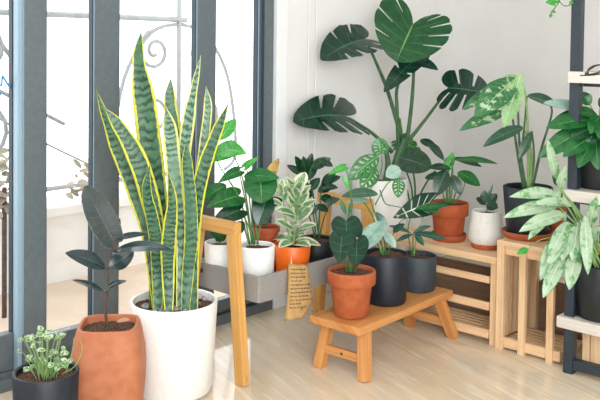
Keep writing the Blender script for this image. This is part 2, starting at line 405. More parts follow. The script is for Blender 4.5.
class Plant:
    """a potted plant: a root Empty, pot and soil; leaves and stems given where they stand"""
    def __init__(s, name, label, c, zb, cat='potted plant'):
        s.c = Vector((c[0], c[1], zb)); s.D = dep((c[0], c[1], zb + .2)); s.root = thing(name, label, cat, s.c)
    def pot(s, prof, mat, soil_r, soil_z, seg=48, sq=None, rot=0, label=None):
        o = obj('pot', lathe(bmesh.new(), prof, s.c, seg, sq, rot), mat, s.root, auto=40)
        if label: o['label'] = label
        b = bmesh.new(); rr = [soil_r * k for k in (1, .85, .65, .4, .2, 0)]
        lathe(b, [(r, soil_z + (0 if r == soil_r else random.uniform(0, .007))) for r in rr], s.c, seg, sq, rot)
        for v in b.verts: v.co.z += random.uniform(-.003, .004)
        s.soilz = s.c.z + soil_z
        obj('soil', b, M['soil'], s.root); return o
    def P(s, x, y, d=0): return AD(x, y, s.D + d)
    def W(s, px, d=0): return px * (s.D + d) / F
    def stem(s, pts, r, r1=None, mat='stemg', name='stem', seg=8):
        if not isinstance(pts[0], Vector): pts = [s.P(*p) for p in pts]
        return obj(name, tube(bmesh.new(), pts, r, r1, seg), M[mat], s.root)
    def leaf(s, bx, by, tx, ty, w, mat='mid', kind='ovate', db=0, dt=0, face=.6, name='leaf', **k):
        b = leaf(bmesh.new(), s.P(bx, by, db), s.P(tx, ty, dt), s.W(w, (db + dt) / 2), kind, face=face, **k)
        return obj(name, b, L[mat], s.root)
def potprof(r_top, h, r_bot, t=.008, lip=0, rnd=.012, depth=.03):
    """outer wall up, rounded lip, inner wall down to below the soil"""
    p = [(0, 0), (r_bot - rnd, 0), (r_bot - rnd * .3, rnd * .3), (r_bot, rnd)]
    if lip:
        zl = h - lip; rl = r_bot + (r_top - r_bot) * .9
        p += [(rl - .012, zl - .004), (rl - .01, zl), (r_top - .002, zl), (r_top, zl + .003)]
    p += [(r_top, h - .004), (r_top - .002, h - .001), (r_top - t * .5, h), (r_top - t, h - .003), (r_top - t, h - depth - .02), (0, h - depth - .021)]
    return p

# ================================================================== ROOM
XW = -2.92; YR = 4.62; ZC = 2.75
b = bmesh.new(); box(b, (-3.02, -2.6, -.06), (2.6, YR + .1, 0)); struct('floor', b, M['floor'])
b = bmesh.new(); box(b, (-3.1, -2.6, ZC), (2.6, YR + .1, ZC + .1)); struct('ceiling', b, M['ceiling'])
b = bmesh.new(); box(b, (-2.915, YR, 0), (2.6, YR + .1, ZC)); struct('wall_right', b, M['wall'])
b = bmesh.new(); box(b, (-3.04, 3.07, 0), (XW + .005, YR, ZC)); struct('wall_left', b, M['wall'])
b = bmesh.new(); box(b, (2.5, -2.5, 0), (2.6, YR, ZC)); struct('wall_far_right', b, M['wall'])
b = bmesh.new(); box(b, (-3.02, -2.6, 0), (2.6, -2.5, ZC)); struct('wall_behind', b, M['wall'])
b = bmesh.new(); box(b, (-3.0, 3.004, 0), (XW + .012, 3.082, ZC), .004); struct('trim_1', b, M['trim'])
b = bmesh.new(); box(b, (-3.02, -2.5, 2.6), (XW, 3.004, ZC)); struct('trim_2', b, M['frame'])
# sliding door frames (posts stand on the track)
b = bmesh.new(); box(b, (-3.02, -2.5, 0), (XW, 3.004, .045)); box(b, (-2.99, -2.5, .045), (-2.955, 3.004, .06)); struct('trim_3', b, M['frame'])
def doorleaf(nm, y0, y1, w0, w1, xf, rail, dark=None):
    b = bmesh.new(); xb = xf - .045
    box(b, (xb, y0, .06), (xf, y0 + w0, 2.6), .003); box(b, (xb, y1 - w1, .06), (xf, y1, 2.6), .003)
    box(b, (xb, y0 + w0, .06), (xf, y1 - w1, rail), .003); box(b, (xb, y0 + w0, 2.5), (xf, y1 - w1, 2.6), .003)
    o = struct(nm, b, M['frame']);
    g = bmesh.new(); box(g, (xb + .018, y0 + w0, rail), (xb + .024, y1 - w1, 2.5)); q = obj('glass_pane', g, M['glass'], o, False)
    for v in (0,): pass
    g = bmesh.new()
    for ya, yb in ((y0 + w0, y0 + w0 + .006), (y1 - w1 - .006, y1 - w1)): box(g, (xb + .012, ya, rail), (xf - .008, yb, 2.5))
    obj('gasket', g, M['gasket'], o, False)
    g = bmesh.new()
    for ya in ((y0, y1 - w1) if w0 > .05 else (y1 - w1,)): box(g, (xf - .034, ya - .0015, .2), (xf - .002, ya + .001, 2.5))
    obj('skylit_edge', g, M['skylit'], o, False); return o  # thin pieces coloured like sky light falling on the posts' sides
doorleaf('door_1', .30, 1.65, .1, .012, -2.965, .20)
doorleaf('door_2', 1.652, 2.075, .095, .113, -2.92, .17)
b = bmesh.new(); box(b, (-2.96, 1.632, .06), (-2.93, 1.652, 2.5), .003); struct('trim_5', b, M['skylit'])  # its pale colour also paints sky light on the frame side
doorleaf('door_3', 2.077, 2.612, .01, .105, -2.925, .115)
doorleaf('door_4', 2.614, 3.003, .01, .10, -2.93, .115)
b = bmesh.new(); box(b, (-2.95, 2.905, .1), (-2.918, 2.925, 2.55)); struct('trim_4', b, M['gasket'])
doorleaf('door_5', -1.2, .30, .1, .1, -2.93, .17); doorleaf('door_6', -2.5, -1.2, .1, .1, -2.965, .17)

# ---- outside
b = bmesh.new(); box(b, (-4.25, -5, -.08), (-3.02, 7, -.005)); struct('balcony_floor', b, M['deck'])
b = bmesh.new(); box(b, (-4.35, -5, -.08), (-4.107, 7, .36)); box(b, (-4.38, -5, .36), (-4.08, 7, .42), .01); struct('wall_balcony', b, M['parapet'])
rt = thing('balcony_railing', 'pale scrolled iron railing on the white parapet outside the glass doors', 'railing', (-4.2, 1.5, .42))
y_end = onplane(186, 40, 0, -4.2).y
for z, r in ((.50, .014), (1.47, .018)):
    b = bmesh.new(); tube(b, [(-4.2, -1, z), (-4.2, y_end, z)], r); obj('rail', b, M['rail'], rt)
def spiral(cy, cz, r, turns, a0, sgn, r_end=.02):
    pts = []
    for i in range(int(turns * 14) + 1):
        t = i / (turns * 14); a = a0 + sgn * turns * 2 * pi * t; rr = r + (r_end - r) * t
        pts.append(Vector((-4.2, cy + rr * cos(a), cz + rr * sin(a))))
    return pts
y179 = onplane(179, 40, 0, -4.2).y
for y in (y179 - 3.0, y179 - 1.5, y179):
    b = bmesh.new(); tube(b, [(-4.2, y, .42), (-4.2, y, 1.75)], .016); lathe(b, [(0, 0), (.022, .02), (.008, .05), (.02, .09), (0, .13)], (-4.2, y, 1.73), 10); obj('baluster', b, M['rail'], rt)
    for s in (-1, 1):
        b = bmesh.new(); yc = y + s * .19
        tube(b, spiral(yc, 1.27, .13, 1.6, pi / 2 if s > 0 else pi / 2, -s), .012, k=1); obj('scroll', b, M['rail'], rt)
        b = bmesh.new(); tube(b, spiral(yc, .86, .16, 1.5, -pi / 2, s), .012, k=1); obj('scroll', b, M['rail'], rt)
        b = bmesh.new(); tube(b, [Vector((-4.2, y + s * .02, 1.44)), Vector((-4.2, y + s * .22, 1.38)), Vector((-4.2, y + s * .42, 1.1)), Vector((-4.2, y + s * .50, .6)), Vector((-4.2, y + s * .4, .48))], .012); obj('scroll', b, M['rail'], rt)
b = bmesh.new(); tube(b, [(-4.16, 1.5, 1.42), (-4.16, 2.6, .86)], .011); obj('brace', b, M['rail'], rt)
b = bmesh.new(); tube(b, [(-4.16, 1.5, 1.34), (-4.16, 2.3, .86), (-4.16, 2.9, .55)], .006); obj('brace', b, M['rail'], rt)
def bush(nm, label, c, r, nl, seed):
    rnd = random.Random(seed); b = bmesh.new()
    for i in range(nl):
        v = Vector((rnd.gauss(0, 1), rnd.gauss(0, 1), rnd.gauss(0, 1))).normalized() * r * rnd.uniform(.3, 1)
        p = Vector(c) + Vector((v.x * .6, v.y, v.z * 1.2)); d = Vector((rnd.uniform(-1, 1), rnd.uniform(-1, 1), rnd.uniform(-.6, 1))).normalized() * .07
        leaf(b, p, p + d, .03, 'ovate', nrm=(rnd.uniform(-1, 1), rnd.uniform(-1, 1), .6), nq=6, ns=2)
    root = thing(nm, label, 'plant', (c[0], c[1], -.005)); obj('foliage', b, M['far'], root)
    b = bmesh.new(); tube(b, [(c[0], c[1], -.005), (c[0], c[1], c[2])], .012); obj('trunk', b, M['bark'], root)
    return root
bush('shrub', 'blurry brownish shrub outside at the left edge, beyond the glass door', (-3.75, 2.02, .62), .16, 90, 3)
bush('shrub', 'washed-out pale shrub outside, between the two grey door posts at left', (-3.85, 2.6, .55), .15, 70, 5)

# ---- sticker on the left pane
def text_mesh(txt, size):
    cu = bpy.data.curves.new('t', 'FONT'); cu.body = txt; cu.size = size; cu.extrude = .0006; cu.align_x = 'CENTER'; cu.align_y = 'CENTER'
    o = bpy.data.objects.new('t', cu); COL.objects.link(o); bpy.context.view_layer.update()
    me = bpy.data.meshes.new_from_object(o.evaluated_get(bpy.context.evaluated_depsgraph_get())); bpy.data.objects.remove(o); return me
p = onplane(2, 86, 0, -2.986)
me = text_mesh('M', .085); me.materials.append(M['blue']); st = bpy.data.objects.new('window_sticker', me); COL.objects.link(st)
st.rotation_euler = Matrix(((0, 0, 1), (1, 0, 0), (0, 1, 0))).to_euler(); st.rotation_euler = (Matrix(((0, 0, 1), (1, 0, 0), (0, 1, 0))) @ Matrix.Rotation(radians(35), 3, 'Z')).to_euler()
st.location = p; tag(st, 'blue printed letter stuck on the glass at the far left edge', 'sticker')

# ---- blind cords on grey wall
for x0, lab in ((309, 'thin white cord hanging down the grey wall, nearer the window'), (316.5, 'thin white cord hanging down the grey wall, nearer the monstera')):
    a = onplane(x0, 10, 0, -2.905); b = bmesh.new(); tube(b, [(-2.905, a.y, ZC), (-2.905, a.y, 1.0), (-2.905, a.y, .62)], .0028, seg=6)
    tag(obj('blind_cord', b, M['cord']), lab, 'cord', 'blind cords')

# ================================================================== SHELF, CRATES
sh = thing('metal_shelf', 'dark steel shelving unit with pale boards at the right edge', 'shelf', (-1.2, 3.42, 0))
for x in (-1.482, -.35):
    for y in (3.255, 3.58):
        b = bmesh.new(); box(b, (x - .02, y - .02, 0), (x + .02, y + .02, 2.2), .003); obj('post', b, M['steel'], sh, False)
for y in (3.255, 3.58):
    b = bmesh.new(); box(b, (-1.462, y - .018, .02), (-.37, y + .018, .06), .003); obj('rail', b, M['steel'], sh, False)
for z, xl in ((.233, -1.522), (.748, -1.508), (1.22, -1.498), (1.72, -1.498)):
    b = bmesh.new(); box(b, (xl, 3.21, z - .045), (-.32, 3.60, z), .003)
    obj('shelf_board', b, M['board'], sh, False)
    if z > 0:
        b = bmesh.new(); box(b, (-1.46, 3.27, z - .06), (-.37, 3.30, z - .045)); obj('crossbar', b, M['steel'], sh, False)

def crate_bench():
    x0, x1, y0, y1, h = -2.50, -1.845, 3.31, 3.60, .395
    t = thing('wooden_crate', 'low wide pine crate with horizontal slats carrying terracotta and white pots', 'crate', ((x0 + x1) / 2, (y0 + y1) / 2, 0))
    for x in (x0 + .018, x1 - .018):
        for y in (y0 + .018, y1 - .018):
            b = bmesh.new(); box(b, (x - .018, y - .018, 0), (x + .018, y + .018, h - .03), .002); obj('post', b, M['crate'], t, False)
    for z0, z1 in ((.275, .305), (.155, .19), (.03, .068)):
        b = bmesh.new(); box(b, (x0, y0 - .012, z0), (x1 - .037, y0, z1), .002); obj('slat', b, M['crate'], t, False)
    b = bmesh.new(); box(b, (x0, y1, .0), (x1, y1 + .012, .26)); obj('back_panel', b, M['brownply'], t, False)
    n_ = 4
    for i in range(n_):
        ya = y0 - .012 + (y1 - y0 + .012) * i / n_; b = bmesh.new(); box(b, (x0, ya, h - .03), (x1, ya + (y1 - y0 + .012) / n_ - .004, h), .002); obj('top_slat', b, M['crate'], t, False)
    for i in range(6):
        ya = y0 + .04 + i * .036; b = bmesh.new(); box(b, (x0 + .01, ya, .03), (x1 - .01, ya + .02, .042)); obj('bottom_slat', b, M['crate'], t, False)
    for z in (.07, .2):
        b = bmesh.new(); box(b, (x1 - .012, y0 + .036, z), (x1, y1 - .036, z + .04)); obj('side_slat', b, M['crate'], t, False)
crate_bench()
def crate_tall():
    x0, x1, y0, y1, h = -1.84, -1.545, 3.30, 3.62, .478
    t = thing('wooden_crate', 'tall narrow pine crate with upright slats under the navy pot, beside the steel shelf', 'crate', ((x0 + x1) / 2, (y0 + y1) / 2, 0))
    for x in (x0, x0 + .107, x1 - .035 - .025, ):
        b = bmesh.new(); box(b, (x, y0 - .012, 0), (x + (.036 if x == x0 else .03), y0 + .01, h - .02), .002); obj('post', b, M['crate'], t, False)
    for x in (x0, x1 - .036):
        b = bmesh.new(); box(b, (x, y1 - .03, 0), (x + .036, y1, h - .02), .002); obj('post', b, M['crate'], t, False)
    b = bmesh.new(); box(b, (x0 + .036, y0 - .002, .012), (x1, y0 + .018, .055), .002); obj('rail', b, M['crate'], t, False)
    b = bmesh.new(); box(b, (x0 + .036, y0 - .002, h - .06), (x1, y0 + .018, h - .02), .002); obj('rail', b, M['crate'], t, False)
    for i in range(5):
        ya = y0 - .012 + .066 * i; b = bmesh.new(); box(b, (x0, ya, h - .02), (x1, ya + .062, h), .002); obj('top_slat', b, M['crate'], t, False)
    for i in range(7):
        ya = y0 + .03 + i * .038; b = bmesh.new(); box(b, (x0 + .002, ya, .04), (x0 + .012, ya + .022, h - .03)); obj('side_slat', b, M['crate'], t, False)
    for i in range(7):
        ya = y0 + .03 + i * .036; b = bmesh.new(); box(b, (x0 + .01, ya, .02), (x1 - .01, ya + .02, .032)); obj('bottom_slat', b, M['crate'], t, False)
    b = bmesh.new(); box(b, (x0 + .02, y1, .0), (x1, y1 + .012, .25)); obj('back_panel', b, M['brownply'], t, False)
crate_tall()
def crate_low():
    x0, x1, y0, y1, h = -1.455, -1.09, 3.31, 3.53, .172
    t = thing('wooden_crate', 'small low pine crate on the floor beneath the bottom shelf board', 'crate', ((x0 + x1) / 2, (y0 + y1) / 2, 0))
    for x in (x0, x1 - .03):
        for y in (y0, y1 - .03):
            b = bmesh.new(); box(b, (x, y, 0), (x + .03, y + .03, h), .002); obj('post', b, M['crate'], t, False)
    for i in range(6):
        xa = x0 + .034 + i * .05; b = bmesh.new(); box(b, (xa, y0 + .004, 0), (xa + .042, y0 + .014, h)); obj('slat', b, M['crate'], t, False)
    b = bmesh.new(); box(b, (x0 + .03, y1 - .012, 0), (x1 - .03, y1, h)); obj('back_panel', b, M['crate'], t, False)
    for i in range(4):
        ya = y0 + .035 + i * .04; b = bmesh.new(); box(b, (x0, ya, .01), (x0 + .01, ya + .032, h)); obj('side_slat', b, M['crate'], t, False)
crate_low()

# ================================================================== PLANTER STAND
ps = thing('planter_stand', 'grey trough planter held in a honey wood frame by the window', 'plant stand', (-2.47, 2.68, 0))
x0, x1, y0, y1, z0, z1 = -2.685, -2.305, 2.295, 3.045, .312, .413
b = bmesh.new()
t = .012
pr = [(x0, y0), (x1, y0), (x1, y1), (x0, y1)]
def rrect(x0, y0, x1, y1, r, z, k=5):
    out = []
    for cx, cy, a0 in ((x1 - r, y0 + r, -90), (x1 - r, y1 - r, 0), (x0 + r, y1 - r, 90), (x0 + r, y0 + r, 180)):
        for i in range(k + 1): a = radians(a0 + 90 * i / k); out.append(Vector((cx + r * cos(a), cy + r * sin(a), z)))
    return out
loops = [rrect(x0, y0, x1, y1, .009, z0), rrect(x0, y0, x1, y1, .009, z1), rrect(x0 + t, y0 + t, x1 - t, y1 - t, .005, z1), rrect(x0 + t, y0 + t, x1 - t, y1 - t, .005, z0 + .01)]
V = [[b.verts.new(p) for p in l] for l in loops]
for A, B in zip(V, V[1:]):
    for i in range(len(A)): j = (i + 1) % len(A); b.faces.new((A[i], A[j], B[j], B[i]))
b.faces.new(V[0][::-1]); b.faces.new(V[3])
obj('trough', b, M['trough'], ps, auto=40)
for ye, tw, xt, xf_ in ((2.272, 1, -2.425, -2.335), (3.07, -1, -2.385, -2.375)):
    b = bmesh.new(); beam(b, (-2.675, ye, .588), (xt + .024, ye, .588), .036, .05, (0, 0, 1), .002); obj('top_rail', b, M['stand'], ps, False)
    b = bmesh.new(); beam(b, (xt, ye, .563), (xf_, ye - .03 * tw, .0), .048, .036, (0, 1, 0), .002); obj('leg', b, M['stand'], ps, False)
    b = bmesh.new(); beam(b, (-2.635, ye, .563), (-2.70, ye - .03 * tw, .0), .048, .036, (0, 1, 0), .002); obj('leg', b, M['stand'], ps, False)
# trough hangs from screws through the legs
for ye in (2.282, 3.06):
    for x in (-2.40, -2.64):
        b = bmesh.new(); beam(b, (x, ye - .02, .38), (x, ye + .03, .38), .014, .014); obj('bolt', b, M['steel'], ps, False)

# note
pts = [onplane(x, y, 0, -2.298) for x, y in ((288, 264), (307, 264), (308.5, 300), (299, 317), (281, 320))]
o_ = pts[0]
b = bmesh.new(); g = []
def notept(u, v):   # u across 0..1, v down 0..1, gently curled
    top = pts[0].lerp(pts[1], u)
    bot_l, bot_r = pts[4], pts[2].lerp(pts[3], .0)
    lft = pts[0].lerp(pts[4], v)
    rgt = pts[1].lerp(pts[2], v / .68) if v < .68 else pts[2].lerp(pts[3], (v - .68) / .32)
    q = lft.lerp(rgt, u); q.x += .012 * sin(v * 2.6) + .006 * sin(u * 3.0) + .012 * v; return q
NU, NV = 8, 16
G = [[b.verts.new(notept(i / NU, j / NV)) for i in range(NU + 1)] for j in range(NV + 1)]
for j in range(NV):
    for i in range(NU): b.faces.new((G[j][i], G[j + 1][i], G[j + 1][i + 1], G[j][i + 1]))
bmesh.ops.solidify(b, geom=b.faces[:], thickness=.0008)
nt = thing('paper_note', 'kraft paper note covered in handwriting, tied with twine to the grey trough', 'note', notept(.5, 0)); obj('paper', b, M['paper'], nt)
b = bmesh.new(); rnd = random.Random(4)
for row in range(11):
    v = .09 + row * .068; ul = .1; ur = rnd.uniform(.72, .9) if row not in (3, 9) else .5
    u = ul; seg_ = []
    while u < ur:
        w_ = rnd.uniform(.06, .16); P_ = []
        for k in range(9):
            uu = min(u + w_ * k / 8, .95); vv = v + (.014 if k % 2 else -.012) * rnd.uniform(.4, 1.3); q = notept(uu, vv); q.x += .0016; P_.append(q)
        tube(b, P_, .0006, seg=4, k=2); u += w_ + .035
q0 = notept(.62, .80); q0.x += .0016
hp = [q0 + Vector((0, .005 * 16 * sin(a) ** 3 / 16, .005 * (13 * cos(a) - 5 * cos(2 * a) - 2 * cos(3 * a) - cos(4 * a)) / 16)) for a in [2 * pi * i / 16 for i in range(17)]]
tube(b, hp, .0008, seg=4, k=1); obj('handwriting', b, M['ink'], nt)
b = bmesh.new(); tp = notept(.12, .02); tube(b, [tp + Vector((.002, 0, 0)), tp + Vector((.0, .004, .03)), Vector((-2.309, tp.y + .01, .418)), Vector((-2.32, tp.y + .014, .405))], .0018, seg=6)
tube(b, [tp + Vector((.002, .004, 0)), tp + Vector((.003, .0, .02)), Vector((-2.306, tp.y + .002, .418)), Vector((-2.319, tp.y - .004, .405))], .0015, seg=6); obj('twine', b, M['twine'], nt)

# ================================================================== STOOL
C0 = Vector((-2.025, 2.568)); C2 = Vector((-2.055, 3.285))
lx = (C2 - C0).normalized(); ly = Vector((-lx.y, lx.x))
def SP(a, c, z): q = C0 + lx * a + ly * c; return Vector((q.x, q.y, z))
SL = (C2 - C0).length; SW = .252; ZT = .215
stl = thing('wooden_stool', 'low honey-coloured wooden bench with splayed legs carrying three pots', 'stool', SP(SL / 2, SW / 2, 0))
b = bmesh.new(); beam(b, SP(0, SW / 2, ZT - .016), SP(SL, SW / 2, ZT - .016), SW, .032, (0, 0, 1), .005); obj('seat', b, M['stool'], stl, False)
for a, at, s in ((.03, .075, 1), (SL - .005, SL - .07, -1)):
    for c, ct in ((-.008, .03), (SW - .032, SW - .045)):
        b = bmesh.new(); beam(b, SP(at, ct, ZT - .034), SP(a, c, 0), .042, .042, (lx.x, lx.y, 0), .003)
        for v in b.verts:
            if v.co.z < .012: v.co.z = 0 if v.co.z < .006 else v.co.z
        obj('leg', b, M['stool'], stl, False)
    am = a + (at - a) * .42; b = bmesh.new(); beam(b, SP(am, .03, .078), SP(am, SW - .03, .078), .02, .034, (0, 0, 1), .002); obj('stretcher', b, M['stool'], stl, False)
    b = bmesh.new(); beam(b, SP(am - s * .0105, SW * .45, .078), SP(am - s * .012, SW * .45, .078), .01, .01); obj('knot', b, M['bark'], stl, False)
b = bmesh.new(); beam(b, SP(.09, SW / 2, ZT - .045), SP(SL - .09, SW / 2, ZT - .045), .02, .025, (0, 0, 1), .002); obj('rail', b, M['stool'], stl, False)

# ================================================================== POTTED PLANTS
# --- snake plant
c = AD(174, 299, 3.2); zr = c.z
p = Plant('snake_plant', 'tall snake plant with yellow-edged banded leaves in a big white cylinder pot', c, 0)
p.D = 3.2
p.pot(potprof(.1635, zr, .148, .011, rnd=.03, depth=.03), M['white'], .1525, zr - .03)
for i in range(26):
    a = random.uniform(0, 2 * pi); r = random.uniform(.03, .135); b = bmesh.new(); bmesh.ops.create_icosphere(b, subdivisions=2, radius=random.uniform(.009, .02))
    sx, sy, sz = random.uniform(.8, 1.2), random.uniform(.8, 1.2), .6
    for v in b.verts: v.co = Vector((v.co.x * sx, v.co.y * sy, v.co.z * sz)) + p.c + Vector((r * cos(a), r * sin(a), zr - .021))
    o = obj('pebble', b, M['stone'], p.root)
blades = [
 ([(141.5, 30), (139, 60), (145, 100), (151, 150), (160, 210), (165, 300)], [.5, 13, 24, 25, 20, 15], 0, 'snake'),
 ([(96, 89), (106, 118), (118, 150), (135, 190), (150, 240), (157, 300)], [.5, 8, 14, 17, 17, 13], -.04, 'snake'),
 ([(104, 107), (120, 128), (137, 158), (149, 195), (158, 240), (161, 300)], [1, 13, 19, 19, 18, 14], -.08, 'snake'),
 ([(171, 77), (170, 100), (173, 135), (176, 190), (177, 240), (175, 300)], [.5, 12, 17, 17, 16, 14], .03, 'snake'),
 ([(165, 105), (170, 130), (173, 160), (178, 205), (182, 250), (180, 302)], [.5, 15, 16, 14, 14, 12], -.07, 'snake_pale'),
 ([(201, 55), (195, 85), (188, 125), (184, 165), (186, 220), (186, 300)], [.5, 7, 14, 13, 13, 12], -.03, 'snake_pale'),
 ([(206, 86), (208, 108), (204, 145), (199, 190), (195, 240), (191, 302)], [.5, 9, 10, 11, 12, 11], .02, 'snake_pale'),
 ([(229, 102), (217, 132), (205, 165), (196, 205), (193, 250), (194, 304)], [.5, 11, 14, 15, 14, 12], -.06, 'snake'),
 ([(186, 140), (187, 165), (190, 200), (191, 240), (188, 270), (185, 304)], [.5, 11, 13, 14, 14, 12], -.09, 'snake_dark'),
 ([(150, 165), (147, 190), (153, 220), (157, 245), (158, 275), (158, 303)], [.5, 10, 13, 14, 14, 12], -.11, 'snake_dark'),
 ([(168, 172), (172, 200), (170, 225), (168, 250), (168, 275), (169, 306)], [.5, 10, 14, 15, 15, 12], -.12, 'snake'),
 ([(132, 175), (140, 200), (150, 228), (155, 255), (154, 278), (153, 300)], [.5, 9, 12, 13, 13, 11], .05, 'snake_dark'),
 ([(200, 175), (196, 200), (192, 230), (188, 255), (185, 280), (183, 298)], [.5, 10, 13, 14, 13, 11], .06, 'snake_dark'),
]
for pts, wd, d, mt in blades:
    wd = wd[:-2] + [wd[-2] * .86, wd[-1] * .68]
    k = len(pts); P = [p.P(x, y, d * (.4 + .6 * (1 - i / (k - 1)) if i < k - 1 else .8)) for i, (x, y) in enumerate(pts)]
    P[-1].z = min(P[-1].z, p.soilz - .004)
    b = blade(bmesh.new(), P, [p.W(w) for w in wd], thick=.005, twist=random.uniform(-.4, .4)); obj('leaf', b, L[mt], p.root)

# --- rubber plant
c = AD(109, 323, 2.95); zr = c.z
p = Plant('rubber_plant', 'young rubber plant with dark glossy leaves in a rounded-square light terracotta pot', c, 0); p.D = 2.95
hh = zr
prof = [(0, 0), (.098, 0), (.108, .012), (.116, hh * .18), (.123, hh * .40), (.124, hh * .55), (.121, hh * .72), (.110, hh * .9), (.1035, hh * .975), (.1, hh), (.091, hh), (.089, hh - .008), (.094, hh - .05), (0, hh - .051)]
p.pot(prof, M['terra_light'], .091, hh - .028, 64, 4.2, radians(47))
p.stem([(107, 326), (105, 305), (108, 285), (107, 268), (112, 250), (114, 235)], .0055, .0035, 'bark', 'trunk')
for a in ((113, 240, 85, 186, 28, 'round', .0, -.05, .9, .15), (105, 268, 65, 253, 19, 'ovate', 0, -.06, .55, .7), (103, 291, 72, 280, 10, 'ovate', 0, -.02, .3, .4),
          (112, 252, 172, 250, 17, 'ovate', -.01, -.12, .45, .6), (113, 240, 149, 234, 9, 'ovate', .01, .05, .4, .5), (108, 268, 134, 252, 19, 'ovate', .02, .07, .8, .3), (104, 291, 127, 281, 9, 'ovate', 0, -.03, .45, .7), (112, 238, 120, 218, 9, 'lance', .03, .05, .6, .3)):
    bx, by, tx, ty, w, kd, db, dt, fc, dr = a; p.leaf(bx, by, tx, ty, w, 'rubber', kd, db, dt, fc, droop=dr, fold=.1)
for y0_, x1_, y1_ in ((238, 113, 241), (268, 105, 268), (291, 103, 291)):
    p.stem([(109, y0_ + 6), (x1_, y1_)], .0025, .002, 'bark', 'petiole')
b = leaf(bmesh.new(), p.P(117, 322, -.02), p.P(130, 320, -.02), .03, 'ovate', nrm=(.2, -.1, 1), droop=.6); obj('fallen_leaf', b, M['dry'], p.root)

# --- small mottled plant
c = AD(46, 370, 2.7); zr = c.z
p = Plant('mottled_plant', 'small plant with mottled pale leaves in a short navy pot, bottom left corner', c, 0); p.D = 2.7
p.pot(potprof(.103, zr, .094, .011, rnd=.02, depth=.02), M['navy'], .0915, zr - .022)
rnd = random.Random(11)
for i in range(44):
    tx, ty = rnd.uniform(22, 68), rnd.uniform(332, 370)
    if i < 4: tx, ty = ((38, 328), (22, 352), (60, 338), (31, 340))[i]
    bx = 46 + (tx - 46) * .35 + rnd.uniform(-4, 4); dd = rnd.uniform(-.07, .05); B = p.P(bx, 372, dd * .5); B.z = p.soilz
    T = p.P(tx, ty, dd); mid = B.lerp(T, .6) + Vector((0, 0, .01))
    obj('stem', tube(bmesh.new(), [B, mid, T], .0014, .001, 6), M['stemp'], p.root)
    for s in ((1, -1) if i % 2 else (1,)):
        dv = Vector((rnd.uniform(-1, 1), rnd.uniform(-1, 1), rnd.uniform(-.2, .5))).normalized() * rnd.uniform(.016, .026)
        b = leaf(bmesh.new(), T, T + dv, rnd.uniform(.012, .019), 'round', face=rnd.uniform(.2, .8), droop=.5, nq=10, ns=3); obj('leaf', b, L['tiny'], p.root)
p.stem([(66, 372), (72, 352), (74, 338)], .0018, .001, 'stemp'); p.stem([(62, 374), (75, 366), (82, 350), (80, 340)], .0016, .001, 'stemp')

# --- pots in the trough (stand on its floor)
ZB = z0 + .0105
def troughpot(px, py, wpx, x, name, label, mat, taper=.9, h=None, thick=.007, depth=.02, lip=0, zb=ZB):
    c = onplane(px, py, 0, x); d = dep(c); r = wpx * d / F / 2; p = Plant(name, label, c, zb); p.D = d; hh = c.z - zb
    p.pot(potprof(r, hh, r * taper, thick, lip=lip, depth=depth), mat, r - thick - .0005, hh - depth); return p
p = troughpot(257, 244.5, 36, -2.46, 'philodendron_plant', 'leafy plant with big green leaves in a white pot, middle of the grey trough', M['white'], .93)
p.leaf(260, 176, 262, 203, 33, 'mid', 'round', -.02, -.08, .8, droop=.5, fold=.2)
p.leaf(268, 193, 258, 226, 22, 'dark', 'ovate', .0, -.05, .8, droop=.4)
p.leaf(244, 176, 279, 178, 17, 'mid', 'ovate', .0, -.05, .6, droop=.5)
p.leaf(239, 171, 218, 183, 13, 'mid', 'heart', 0, -.05, .6, droop=.5)
p.leaf(245, 167, 259, 157, 9, 'bright', 'heart', 0, .03, .5, droop=.4)
p.leaf(226, 150, 247, 154, 20, 'bright', 'heart', .0, -.04, .6, droop=.6)
p.leaf(232, 148, 204, 163, 19, 'bright', 'heart', .03, .02, .7, droop=.5)
p.leaf(219, 140, 236, 119, 14, 'bright', 'ovate', .03, .08, .7, droop=.3)
p.leaf(238, 196, 206, 208, 22, 'mid', 'heart', .0, -.08, .7, droop=.6)
p.leaf(240, 210, 210, 224, 20, 'dark', 'heart', -.02, -.06, .7, droop=.6)
p.leaf(226, 185, 203, 200, 16, 'mid', 'ovate', .04, .02, .7, droop=.6)
p.leaf(244, 222, 230, 238, 13, 'dark', 'ovate', -.02, -.05, .7, droop=.6)
for pts in ([(252, 244), (246, 205), (239, 171)], [(255, 244), (250, 205), (247, 168)], [(250, 244), (240, 200), (219, 165), (216, 150), (219, 141)], [(253, 244), (243, 180), (231, 150), (226, 140)], [(258, 244), (252, 195), (246, 166)], [(257, 244), (262, 215), (266, 182)], [(249, 244), (240, 212), (238, 196)], [(250, 246), (246, 232), (244, 222)], [(254, 245), (248, 225), (241, 211)]):
    p.stem(pts, .0035, .002)
p = troughpot(221, 241.5, 33, -2.60, 'dark_leaf_plant', 'white pot with a low plant at the near end of the trough, behind wooden frame', M['white'], .93)
for a in ((220, 238, 207, 226, 9), (222, 238, 231, 228, 8), (219, 238, 216, 221, 9)): p.leaf(*a, 'mid', 'heart', 0, 0, .6)
for q in ((207, 226), (231, 228)): p.stem([(220, 242), ((220 + q[0]) / 2, 234), ((220 * 2 + q[0]) / 3, 237)], .002)
p = troughpot(266, 226, 28, -2.605, 'yellowing_plant', 'terracotta pot with a yellow-edged brown leaf, behind the middle white pot', M['terra_dark'], .8, lip=.025)
p.leaf(262, 190, 279, 158, 12, 'yellowed', 'ovate', 0, .04, .8, droop=.3); p.leaf(266, 205, 283, 200, 12, 'dark', 'ovate', 0, 0, .6); p.leaf(264, 205, 252, 190, 12, 'dark', 'ovate', 0, 0, .7)
p.stem([(266, 225), (264, 205), (262, 190)], .003); p.stem([(267, 225), (268, 212), (266, 205)], .0025); p.stem([(265, 225), (264, 213), (264, 205)], .0025)
